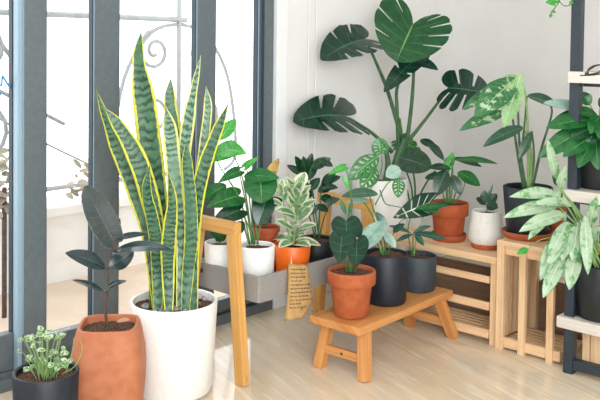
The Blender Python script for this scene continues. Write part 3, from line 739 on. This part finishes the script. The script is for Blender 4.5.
# variegated
p = troughpot(292.5, 243.5, 37, -2.45, 'variegated_plant', 'bushy cream and green variegated plant in a bright orange pot', M['orange'], .85)
rnd = random.Random(21); axis = [p.P(293, 244), p.P(296, 225), p.P(298, 205), p.P(297, 188)]; ax_ = catmull(axis, 8)
obj('stem', tube(bmesh.new(), axis, .005, .003), M['stemp'], p.root); N = 34
rt_, up_ = R @ Vector((1, 0, 0)), Vector((0, 0, 1)); fw_ = Vector((-.676, .737, 0))
def spiralplant(p, ax_, N, l0, l1, w, mat, kind, e0, e1, a0=0, rnd=rnd):
    for i in range(N):
        t = (i + .5) / N; B = ax_[min(int(t * (len(ax_) - 1)), len(ax_) - 1)]; a = a0 + i * 2.4 + rnd.uniform(-.3, .3); el = e0 + (e1 - e0) * t + rnd.uniform(-.35, .35)
        d = Vector((cos(a) * cos(el), sin(a) * cos(el), sin(el))); ln = (l0 + (l1 - l0) * t) * rnd.uniform(.85, 1.15)
        nn = Vector((-cos(a) * sin(el), -sin(a) * sin(el), cos(el))) + (CP - B).normalized() * .5
        b = leaf(bmesh.new(), B + d * .012, B + d * ln, w * rnd.uniform(.85, 1.1) * (ln / l0) ** .5, kind, nrm=nn, droop=.6, fold=.15, nq=14, ns=4); obj('leaf', b, L[mat], p.root)
spiralplant(p, ax_, 30, .118, .082, .064, 'cream', 'ovate', -.05, 1.1)
side = [p.P(291, 244), p.P(286, 222), p.P(283, 200), p.P(282, 190)]; obj('stem', tube(bmesh.new(), side, .004, .0025), M['stemp'], p.root)
spiralplant(p, catmull(side, 6)[9:], 12, .08, .06, .038, 'cream', 'ovate', .1, 1.1, 1)
# dark glossy
p = troughpot(317, 238, 36, -2.50, 'glossy_plant', 'dark glossy-leaved plant in a black pot at the far end of the trough', M['black'], .88)
ST = [[(316, 238), (312, 205), (304, 178), (298, 168)], [(318, 238), (320, 205), (322, 182), (330, 178)], [(319, 238), (314, 200), (310, 172), (318, 160)], [(315, 238), (308, 212), (300, 198)], [(319, 238), (325, 215), (334, 196)]]
for s_ in ST: p.stem(s_, .004, .002, 'stemd')
for a in ((303, 176, 287, 165, 9), (304, 174, 295, 156, 9), (306, 176, 303, 156, 9), (308, 180, 316, 164, 10), (311, 168, 331, 158, 11), (318, 160, 333, 166, 9), (309, 185, 292, 183, 9), (314, 195, 300, 190, 10), (318, 192, 333, 184, 10),
          (322, 184, 336, 172, 9), (322, 188, 338, 188, 10), (320, 198, 334, 200, 10), (324, 205, 340, 199, 9), (311, 202, 298, 204, 10), (316, 205, 328, 212, 10), (326, 182, 341, 177, 8), (308, 170, 312, 153, 8), (310, 190, 320, 178, 10), (318, 210, 306, 216, 9)):
    p.leaf(*a, 'dark', 'ovate', rnd.uniform(-.03, .03), rnd.uniform(-.06, .04), rnd.uniform(.4, .8), droop=.4)
# little ceramic bits at the far end
c = onplane(337, 232, 0, -2.43); p = Plant('small_jar', 'small white jar at the far end of the grey trough, partly hidden by heart leaves', (c.x, 2.99, 0), ZB, 'jar')
b = bmesh.new(); lathe(b, [(0, 0), (.025, 0), (.03, .01), (.03, .09), (.022, .115), (.022, .135), (.018, .135), (.018, .1), (0, .09)], p.c, 24); obj('body', b, M['white'], p.root)

# --- stool pots
def on_stool(px):
    best = None
    for i in range(400):
        q = SP(SL * i / 400, SW / 2, ZT); v = R.transposed() @ (q - CP); x = 300 + F * v.x / -v.z
        if best is None or abs(x - px) < best[0]: best = (abs(x - px), q)
    return best[1]
def stoolpot(px, pyrim, wpx, name, label, mat, taper, lip=0, t=.007, depth=.02, off=(0, 0)):
    q = on_stool(px); q = q + Vector((off[0], off[1], 0)); d = dep(q); z = AD(px, pyrim, d).z; h = z - ZT; r = wpx * d / F / 2; p = Plant(name, label, q, ZT); p.D = d
    p.pot(potprof(r, h, r * taper, t, lip=lip, depth=depth), mat, r - t - .0005, h - depth); return p
p = stoolpot(351, 269, 48.5, 'heart_leaf_plant', 'plant with dark velvety heart leaves in a terracotta pot on the stool front', M['terra'], .72, lip=.055, t=.01, depth=.018)
p.leaf(346, 221, 347, 247, 30, 'velvet', 'heart', -.04, -.07, .95, droop=.2, fold=.15)
p.leaf(342, 236, 339, 264, 25, 'velvet', 'heart', -.09, -.12, .95, droop=.2, fold=.15)
p.leaf(357, 240, 356, 268, 24, 'velvet', 'heart', -.02, -.05, .9, droop=.3, fold=.15)
p.leaf(354, 226, 361, 238, 16, 'velvet', 'heart', .02, .0, .9, droop=.3)
p.leaf(346, 215, 340, 198, 5, 'mid', 'lance', 0, .0, .9, droop=.1); p.leaf(349, 215, 352, 199, 4, 'mid', 'lance', 0, .0, .9, droop=.1)
p.leaf(345, 167, 328, 175, 9, 'bright', 'heart', 0, -.04, .6, droop=.4); p.leaf(350, 190, 342, 175, 5, 'bright', 'lance', 0, 0, .8)
p.stem([(350, 272), (349, 240), (346, 221)], .003, .002); p.stem([(347, 272), (344, 255), (342, 236)], .003, .002); p.stem([(355, 272), (357, 255), (357, 240)], .003, .002)
p.stem([(351, 272), (351, 235), (351, 200), (349, 180), (345, 167)], .004, .0022, 'stemg'); p.stem([(349, 272), (350, 235), (348, 214)], .003, .002); p.stem([(353, 270), (355, 245), (354, 226)], .003, .002)

p = stoolpot(385.5, 252, 44, 'swiss_cheese_vine', 'climbing plant with perforated and pale drooping leaves in a navy pot on the stool middle', M['navy'], .93, depth=.018)
p.stem([(384, 255), (376, 225), (366, 205), (357, 196)], .0035, .0025); p.stem([(386, 255), (383, 235), (372, 205), (370, 190), (378, 180), (382, 165), (380, 150)], .0035, .002); p.stem([(388, 255), (393, 235), (400, 222), (408, 218)], .003, .002)
p.stem([(382, 255), (375, 238), (369, 232)], .003, .002); p.stem([(380, 190), (385, 203), (394, 206), (404, 208)], .003, .0015, 'stemd'); p.stem([(375, 205), (388, 183), (400, 178)], .003, .0018)
G4 = [.3, .42, .54, .66, .78]
p.leaf(385, 222, 356, 253, 19, 'silver', 'ovate', -.03, -.12, .8, droop=.5); p.leaf(377, 226, 358, 238, 10, 'silver', 'ovate', 0, -.03, .6, droop=.5)
p.leaf(378, 194, 341, 197, 13, 'greygreen', 'ovate', 0, -.05, .5, droop=.6, fold=.2); p.leaf(368, 200, 347, 203, 8, 'silver', 'ovate', 0, -.02, .5)
p.leaf(378, 156, 348, 180, 20, 'adans', 'ovate', .05, .0, .8, droop=.4, gaps=G4, holes=True, gw=.05); p.leaf(381, 153, 378, 138, 17, 'adans', 'round', .05, .05, .9, droop=.3, gaps=G4, holes=True, gw=.05)
p.leaf(376, 168, 361, 190, 18, 'adans', 'ovate', .05, .0, .8, droop=.4, gaps=G4, holes=True, gw=.05)
p.leaf(400, 168, 386, 177, 15, 'silver', 'ovate', .02, 0, .8, droop=.3); p.leaf(399, 178, 398, 198, 13, 'adans', 'ovate', .0, -.04, .9, droop=.3, gaps=G4, holes=True, gw=.04)
p.leaf(386, 228, 376, 212, 9, 'blue', 'ovate', 0, .02, .7); p.leaf(393, 232, 405, 224, 8, 'dark', 'ovate', 0, -.03, .6); p.leaf(384, 232, 396, 248, 9, 'silver', 'ovate', -.04, -.08, .7, droop=.5)
p.stem([(383, 255), (385, 240), (385, 223)], .0025, .0018, 'stemp'); p.stem([(382, 255), (379, 240), (377, 227)], .0025, .0018, 'stemp')

p = stoolpot(417.5, 254, 37, 'alocasia_plant', 'alocasia with one white-veined arrow leaf in a slate grey pot, far end of stool', M['slate'], .94, depth=.022)
p.leaf(429, 203, 393, 218, 24, 'alocasia', 'arrow', 0, -.07, .85, droop=.2, fold=.15)
p.leaf(413, 210, 450, 206, 10, 'mid', 'lance', -.03, -.08, .4, droop=.4); p.leaf(416, 208, 442, 214, 7, 'mid', 'lance', -.03, -.10, .5)
for a in ((414, 233, 447, 240, 9), (413, 233, 431, 226, 7), (411, 233, 388, 226, 7), (413, 234, 396, 242, 6), (414, 233, 424, 246, 7)): p.leaf(*a, 'blue', 'lance', -.03, -.06, .45, droop=.4)
p.stem([(414, 256), (417, 235), (424, 215), (429, 203)], .0028, .002, 'stemp'); p.stem([(413, 256), (413, 243), (413, 233)], .003, .002); p.stem([(412, 256), (408, 230), (413, 210)], .0028, .002)

# --- monstera
c = AD(380, 177, 4.5); zr = c.z
p = Plant('monstera_plant', 'big monstera with split leaves in a tall white planter against the wall', c, 0); p.D = 4.5
p.pot(potprof(.146, zr, .138, .01, rnd=.02, depth=.04), M['white'], .1355, zr - .04)
p.stem([(392, 182), (396, 165), (400, 150), (405, 138)], .028, .017, 'stemd', 'trunk'); p.stem([(386, 182), (388, 165), (386, 150)], .02, .011, 'stemd', 'trunk')
MG = [.30, .42, .54, .66, .78]
for pts in ([(402, 140), (388, 92, -.02), (375, 60, -.05), (366, 40, -.08)], [(407, 142), (412, 100), (414, 60), (413, 24, -.05)], [(399, 150), (397, 110), (398, 85), (414, 62)], [(392, 152), (372, 133, -.05), (349, 118, -.12)], [(405, 145), (425, 120), (449, 88, -.05)]):
    p.stem(pts, .012, .0055, 'stemd', 'petiole')
p.stem([(403, 150), (401, 130), (400, 118)], .011, .004, 'stemg', 'shoot')
p.leaf(365, 39, 321, 60, 48, 'monstera_dark', 'monstera', -.09, -.24, nrm=(.55, -.45, .75), droop=.6, gl=[.30, .44, .58, .70], gaps=[.45, .64], gs=.5, gw=.026, fold=.14, ripple=.02, roundlobe=.06)
p.leaf(413, 24, 396, 62, 78, 'monstera', 'wide', -.06, -.14, .85, droop=.3, gaps=[.34, .52, .7], gl=[.20, .30, .41, .52, .64], gs=.55, gw=.017, fold=.2, roundlobe=.03)
p.leaf(346, 116, 293, 122, 52, 'monstera_dark', 'wide', -.13, -.33, nrm=(.6, -.5, .62), droop=.6, gl=[.34, .45, .57, .70], gaps=[.5, .64], gs=.38, gw=.035, fold=.12, roundlobe=.07, ripple=.01)
p.leaf(417, 58, 384, 92, 22, 'monstera_dark', 'monstera', -.04, -.14, .6, droop=.5, gaps=[.4, .6], gs=.5, gw=.03, roundlobe=.05); p.leaf(408, 60, 438, 70, 16, 'monstera_dark', 'monstera', 0, -.08, .5, droop=.8, gaps=[.45, .65], gs=.5, roundlobe=.05)
p.leaf(449, 88, 491, 94, 42, 'monstera_dark', 'monstera', -.06, -.16, .75, droop=.6, gaps=[.32, .46, .60, .74], gl=[.46, .68], gs=.3, gw=.045, fold=.1, wr=1.2, roundlobe=.1)
# --- round-leaved aroid tucked beside the monstera
c2_ = p.c
p = Plant('aroid_plant', 'plant with broad grey-green leaves in a short white pot behind the bench pots', (-2.76, 3.93), 0, 'potted plant'); p.D = dep((-2.76, 3.93, .4)); zz = AD(411, 215, p.D).z
p.pot(potprof(.075, zz, .06, .007, rnd=.01, depth=.02), M['white'], .0675, zz - .02)
for pts in ([(411, 220), (412, 190), (402, 160)], [(413, 220), (415, 185), (408, 150), (402, 142)], [(415, 220), (420, 195), (434, 172), (436, 176)], [(412, 220), (407, 190), (396, 172)]): p.stem(pts, .006, .004)
p.leaf(402, 158, 431, 168, 27, 'greygreen', 'round', -.1, -.25, .8, droop=.4); p.leaf(398, 140, 422, 152, 20, 'adans', 'heart', 0, -.1, .8, gaps=G4, gs=.5); p.leaf(411, 140, 393, 150, 18, 'adans', 'heart', 0, -.1, .8, gaps=G4, gs=.5)
p.leaf(425, 178, 446, 176, 10, 'mid', 'ovate', -.05, -.1, .5); p.leaf(420, 140, 437, 148, 9, 'dark', 'ovate', -.05, -.1, .6)
p.leaf(396, 172, 388, 190, 14, 'blue', 'ovate', -.05, -.1, .7)

# --- crate pots
HB = .395
def cratepot(px, pyrim, wpx, y, zb, name, label, mat, taper, saucer=None, lip=0, prof=None, depth=.02, t=.008, sw=1.0):
    c = onplane(px, pyrim, 1, y); d = dep(c); r = wpx * d / F / 2; p = Plant(name, label, c, zb); p.D = d
    if saucer:
        b = bmesh.new(); rs = r * sw; lathe(b, [(0, 0), (rs * .88, 0), (rs * .93, .003), (rs, .028), (rs - .003, .031), (rs - .007, .028), (rs * .86, .009), (0, .008)], p.c, 48); obj('saucer', b, saucer, p.root)
    off = .0085 if saucer else 0; hh = c.z - zb; base = p.c.copy(); p.c = p.c + Vector((0, 0, off)); hh -= off
    p.pot(prof(r, hh) if prof else potprof(r, hh, r * taper, t, lip=lip, depth=depth), mat, (r - t - .0005), hh - depth); return p
p = cratepot(449, 202, 39, 3.46, HB, 'leafy_plant', 'green plant with arching leaves in a deep terracotta pot on the wide crate', M['terra_dark'], .74, M['terra_dark'], lip=.06, sw=.92)
p.leaf(444, 160, 424, 140, 10, 'dark', 'lance', .0, -.05, .6, droop=.6); p.leaf(446, 170, 436, 196, 17, 'dark', 'ovate', -.02, -.06, .85, droop=.4); p.leaf(447, 172, 453, 152, 9, 'bright', 'ovate', 0, .03, .8, droop=.2)
p.leaf(453, 160, 498, 164, 10, 'mid', 'lance', 0, -.06, .4, droop=.5); p.leaf(452, 158, 482, 167, 9, 'dark', 'lance', .03, .0, .5); p.leaf(458, 172, 480, 186, 14, 'mid', 'ovate', 0, -.05, .6, droop=.5); p.leaf(450, 168, 428, 168, 10, 'dark', 'ovate', 0, -.02, .5)
p.leaf(452, 175, 461, 195, 11, 'dark', 'ovate', -.02, -.05, .8); p.leaf(445, 165, 455, 158, 10, 'mid', 'ovate', .02, .02, .6)
for pts in ([(448, 204), (447, 180), (444, 160)], [(449, 204), (451, 180), (453, 160)], [(450, 204), (453, 180), (452, 158)], [(447, 204), (446, 185), (446, 170)], [(452, 204), (458, 185), (458, 172)], [(450, 204), (449, 185), (447, 172)], [(454, 204), (463, 190), (465, 176)], [(446, 204), (443, 190), (450, 168)]): p.stem(pts, .0035, .0022)
wp = lambda r, h: [(0, 0), (r * .82, 0), (r * .95, .008), (r * 1.16, h * .18), (r * 1.19, h * .3), (r * 1.14, h * .55), (r * 1.04, h * .85), (r, h - .003), (r - .004, h), (r - .008, h - .003), (r - .008, h - .05), (0, h - .05)]
p = cratepot(486.5, 210.5, 29, 3.44, HB, 'small_leaf_plant', 'small plant with few dark leaves in a speckled white pot on terracotta saucer', M['speckle'], .9, M['terra'], prof=wp, sw=1.04)
p.leaf(487, 205, 498, 208, 12, 'dark', 'ovate', -.02, -.05, .6); p.leaf(485, 203, 484, 190, 9, 'dark', 'ovate', 0, 0, .8); p.leaf(486, 204, 476, 198, 8, 'dark', 'ovate', 0, 0, .6); p.leaf(487, 200, 493, 184, 3.5, 'mid', 'lance', 0, 0, .8); p.leaf(488, 203, 497, 194, 10, 'dark', 'ovate', 0, 0, .7)
for q in ((487, 204), (485, 203), (487, 199), (488, 203)): p.stem([(486.5, 213), (487, 208), q], .002)
p = cratepot(528, 186, 49, 3.435, .478, 'dieffenbachia_plant', 'tall plant with large pale variegated leaves in a navy pot on the tall crate', M['navy'], .82, M['terra'], depth=.03, sw=1.02)
for a in ((521, 74, 504, 128, 20, 'dieff_pale', 'lance', -.03, -.08, .85, .4), (517, 78, 474, 118, 28, 'dieff', 'lance', 0, -.12, .75, .5), (515, 84, 462, 110, 17, 'dieff', 'lance', .05, -.03, .6, .5), (508, 112, 459, 131, 16, 'dieff', 'lance', 0, -.1, .6, .5),
          (523, 127, 483, 147, 14, 'greygreen', 'ovate', 0, -.08, .6, .5), (532, 131, 519, 160, 10, 'greygreen', 'lance', -.03, -.06, .7, .5), (527, 96, 560, 108, 14, 'greygreen', 'ovate', 0, .0, .5, .5), (518, 76, 500, 92, 16, 'dieff_pale', 'ovate', .03, .0, .7, .4)):
    bx, by, tx, ty, w, mt, kd, db, dt, fc, dr = a; p.leaf(bx, by, tx, ty, w, mt, kd, db, dt, fc, droop=dr, fold=.25, ripple=.01)
for pts, mt in (([(528, 190), (528, 140), (526, 100), (521, 74)], 'stemp'), ([(524, 190), (517, 150), (512, 115), (508, 112)], 'stemd'), ([(526, 190), (520, 150), (518, 110), (516, 82)], 'stemd'), ([(530, 190), (531, 150), (523, 127)], 'stemp'), ([(532, 190), (541, 150), (552, 112), (545, 102)], 'stemd'), ([(529, 190), (534, 160), (532, 131)], 'stemg'), ([(525, 190), (521, 165), (524, 130), (527, 96)], 'stemd')):
    p.stem(pts, .0065, .0035, mt)

# --- silver aglaonema on the bottom board
ZS = .233
def shelfpot(px, pyrim, wpx, y, zb, *a, **k): return cratepot(px, pyrim, wpx, y, zb, *a, **k)
p = shelfpot(604, 262, 62, 3.335, ZS, 'aglaonema_plant', 'silver-leaved aglaonema drooping from a black pot on the bottom shelf board', M['black'], .84, depth=.02)
sp = p
AG = [((560, 196), (509, 197), 14, .7), ((558, 206), (503, 218), 15, .7), ((565, 214), (519, 232), 16, .7), ((562, 230), (540, 281), 17, .8), ((568, 222), (548, 262), 14, .7), ((562, 258), (543, 298), 15, .8), ((570, 226), (562, 262), 15, .8), ((576, 252), (569, 290), 16, .8),
      ((585, 216), (588, 275), 13, .8), ((560, 190), (546, 214), 12, .6), ((556, 178), (547, 138), 10, .8), ((572, 206), (531, 205), 12, .6), ((578, 222), (572, 262), 15, .8), ((592, 240), (603, 225), 12, .7), ((560, 188), (566, 165), 10, .8), ((580, 230), (586, 262), 14, .8), ((553, 212), (528, 240), 11, .7), ((566, 240), (546, 268), 12, .7), ((590, 226), (597, 196), 12, .7)]
for i, (B, T, w, fc) in enumerate(AG):
    off = -.10 - .06 * (i % 3) / 3; p.leaf(B[0], B[1], T[0], T[1], w, 'aglao', 'ovate' if i % 3 else 'lance', off, off - .07, fc, droop=.9, fold=.25, ripple=.03)
    root_ = p.P(602 + (i % 5 - 2) * 3, 264, (i % 3 - 1) * .03); root_.z = p.soilz; e = p.P(B[0], B[1], off); m_ = root_.lerp(e, .5) + Vector((0, 0, .03))
    obj('stem', tube(bmesh.new(), [root_, m_, e], .004, .0025), M['stemp'], p.root)
p.leaf(528, 249, 517, 254, 7, 'bright', 'ovate', -.1, -.12, .8); p.leaf(560, 186, 553, 172, 9, 'mid', 'ovate', -.08, -.1, .8)
q_ = p.P(547, 262, -.15); obj('stem', tube(bmesh.new(), [p.P(560, 236, -.14), p.P(540, 240, -.14), p.P(528, 249, -.12)], .0015), M['stemp'], p.root)
# woven basket behind it
c = onplane(588, 246, 1, 3.50); b = bmesh.new(); r = .055
bk = thing('woven_basket', 'yellow woven basket behind the aglaonema pot on the bottom board', 'basket', (c.x, 3.515, ZS)); hb = c.z - ZS
lathe(b, [(0, 0), (r * .85, 0)] + [(r * (.85 + .15 * i / 14) + (.003 if i % 2 else 0), hb * i / 14) for i in range(15)] + [(r - .006, hb - .004), (r * .85, .01), (0, .01)], (c.x, 3.515, ZS), 32); obj('body', b, M['yellow'], bk)
# --- glossy plant on middle board
p = shelfpot(603, 152, 58, 3.375, .748, 'peace_lily', 'lush plant with wide glossy green leaves in a black pot on the middle shelf board', M['black'], .86, depth=.02)
PL = [((598, 120), (588, 146), 17, 'peace_dark', .8, -.10), ((588, 128), (539, 158), 22, 'peace', .7, -.1), ((590, 138), (563, 157), 18, 'peace', .7, -.14), ((585, 112), (543, 103), 15, 'silver', .5, 0), ((592, 120), (546, 128), 20, 'peace', .6, -.08), ((592, 112), (552, 122), 14, 'peace_dark', .55, 0), ((596, 140), (598, 170), 18, 'peace', .8, -.14), ((592, 142), (578, 168), 17, 'peace', .8, -.14),
      ((600, 118), (628, 120), 18, 'peace', .6, -.05), ((590, 105), (580, 92), 13, 'peace', .6, .03), ((600, 108), (612, 96), 14, 'peace', .6, .03), ((600, 130), (625, 145), 20, 'peace_dark', .7, -.1), ((598, 125), (570, 140), 18, 'peace_dark', .6, -.1), ((598, 116), (572, 112), 16, 'peace', .5, -.06), ((603, 135), (610, 168), 17, 'peace_dark', .8, -.14), ((586, 118), (560, 100), 13, 'peace_dark', .5, .02), ((600, 116), (590, 134), 16, 'peace', .7, -.12), ((605, 120), (600, 140), 17, 'peace', .8, -.15)]
for i, (B, T, w, mt, fc, off) in enumerate(PL):
    p.leaf(B[0], B[1], T[0], T[1], w, mt, 'ovate', off * .5, off, fc, droop=.6, fold=.15, ripple=.008)
    r_ = p.P(603 + (i % 5 - 2) * 3, 155, (i % 3 - 1) * .03); r_.z = p.soilz; e = p.P(B[0], B[1], off * .5); obj('stem', tube(bmesh.new(), [r_, r_.lerp(e, .5) + Vector((0, 0, .03)), e], .003, .002), M['stemg'], p.root)
# --- terracotta pot seen through the aglaonema leaves
p = cratepot(557, 204, 20, 3.575, .478, 'small_terracotta_pot', 'little terracotta pot half hidden behind the silver aglaonema leaves', M['terra'], .75, lip=.03, depth=.015)
p.leaf(556, 204, 548, 192, 8, 'mid', 'ovate', 0, 0, .7); p.leaf(557, 204, 564, 193, 8, 'mid', 'ovate', 0, 0, .7); p.stem([(556, 209), (556, 204)], .002)
# --- black strap on the top board
Z1 = 1.22; st = thing('camera_strap', 'coiled black strap lying on the top shelf board', 'strap', onplane(594, 76, 2, Z1))
q = onplane(602, 77, 2, Z1)
for path, wy in (([(-.052, 0, .004), (-.045, .004, .022), (-.022, .006, .036), (.01, .01, .038), (.05, .012, .024), (.085, .014, .004)], .026), ([(-.06, .012, .003), (-.02, .01, .012), (.0, .02, .026), (.03, .028, .03), (.06, .04, .02), (.075, .05, .004)], .022), ([(-.065, -.004, .003), (-.03, -.01, .005), (.02, -.006, .012), (.06, .0, .004)], .02)):
    b = bmesh.new(); C_ = catmull([q + Vector(v) for v in path], 5)
    for A, B in zip(C_, C_[1:]): beam(b, A, B + (B - A) * .1, wy, .004, (0, 0, 1))
    obj('band', b, M['black'], st, False)
# --- trailing vine from a pot on the highest board
p = cratepot(597, -30, 34, 3.36, 1.72, 'trailing_vine', 'trailing vine with small heart leaves hanging at the top, left of the shelf post', M['white'], .85, depth=.015)
vs = [(590, -32), (578, -38), (566, -20), (560, 0), (552, 12), (551, 16)]; P_ = [p.P(x, y, -.06) for x, y in vs]; P_[0] = Vector((p.c.x, p.c.y, p.soilz))
obj('stem', tube(bmesh.new(), P_, .0022), M['stemg'], p.root)
P2 = [p.P(x, y, -.06) for x, y in ((574, -36), (574, -10), (572, 3), (565, 6), (560, 2), (556, -3))]; obj('stem', tube(bmesh.new(), P2, .002), M['stemg'], p.root)
for a in ((556, 0, 545, 3, 8), (551, 15, 550, 18, 4), (552, 11, 556, 13, 4), (549, 1, 556, 6, 6), (572, 2, 569, 6, 4), (560, -6, 568, -3, 8), (566, -20, 556, -16, 9), (574, -20, 583, -14, 9)): p.leaf(*a, 'bright', 'heart', -.06, -.08, .8, nq=10, ns=3)
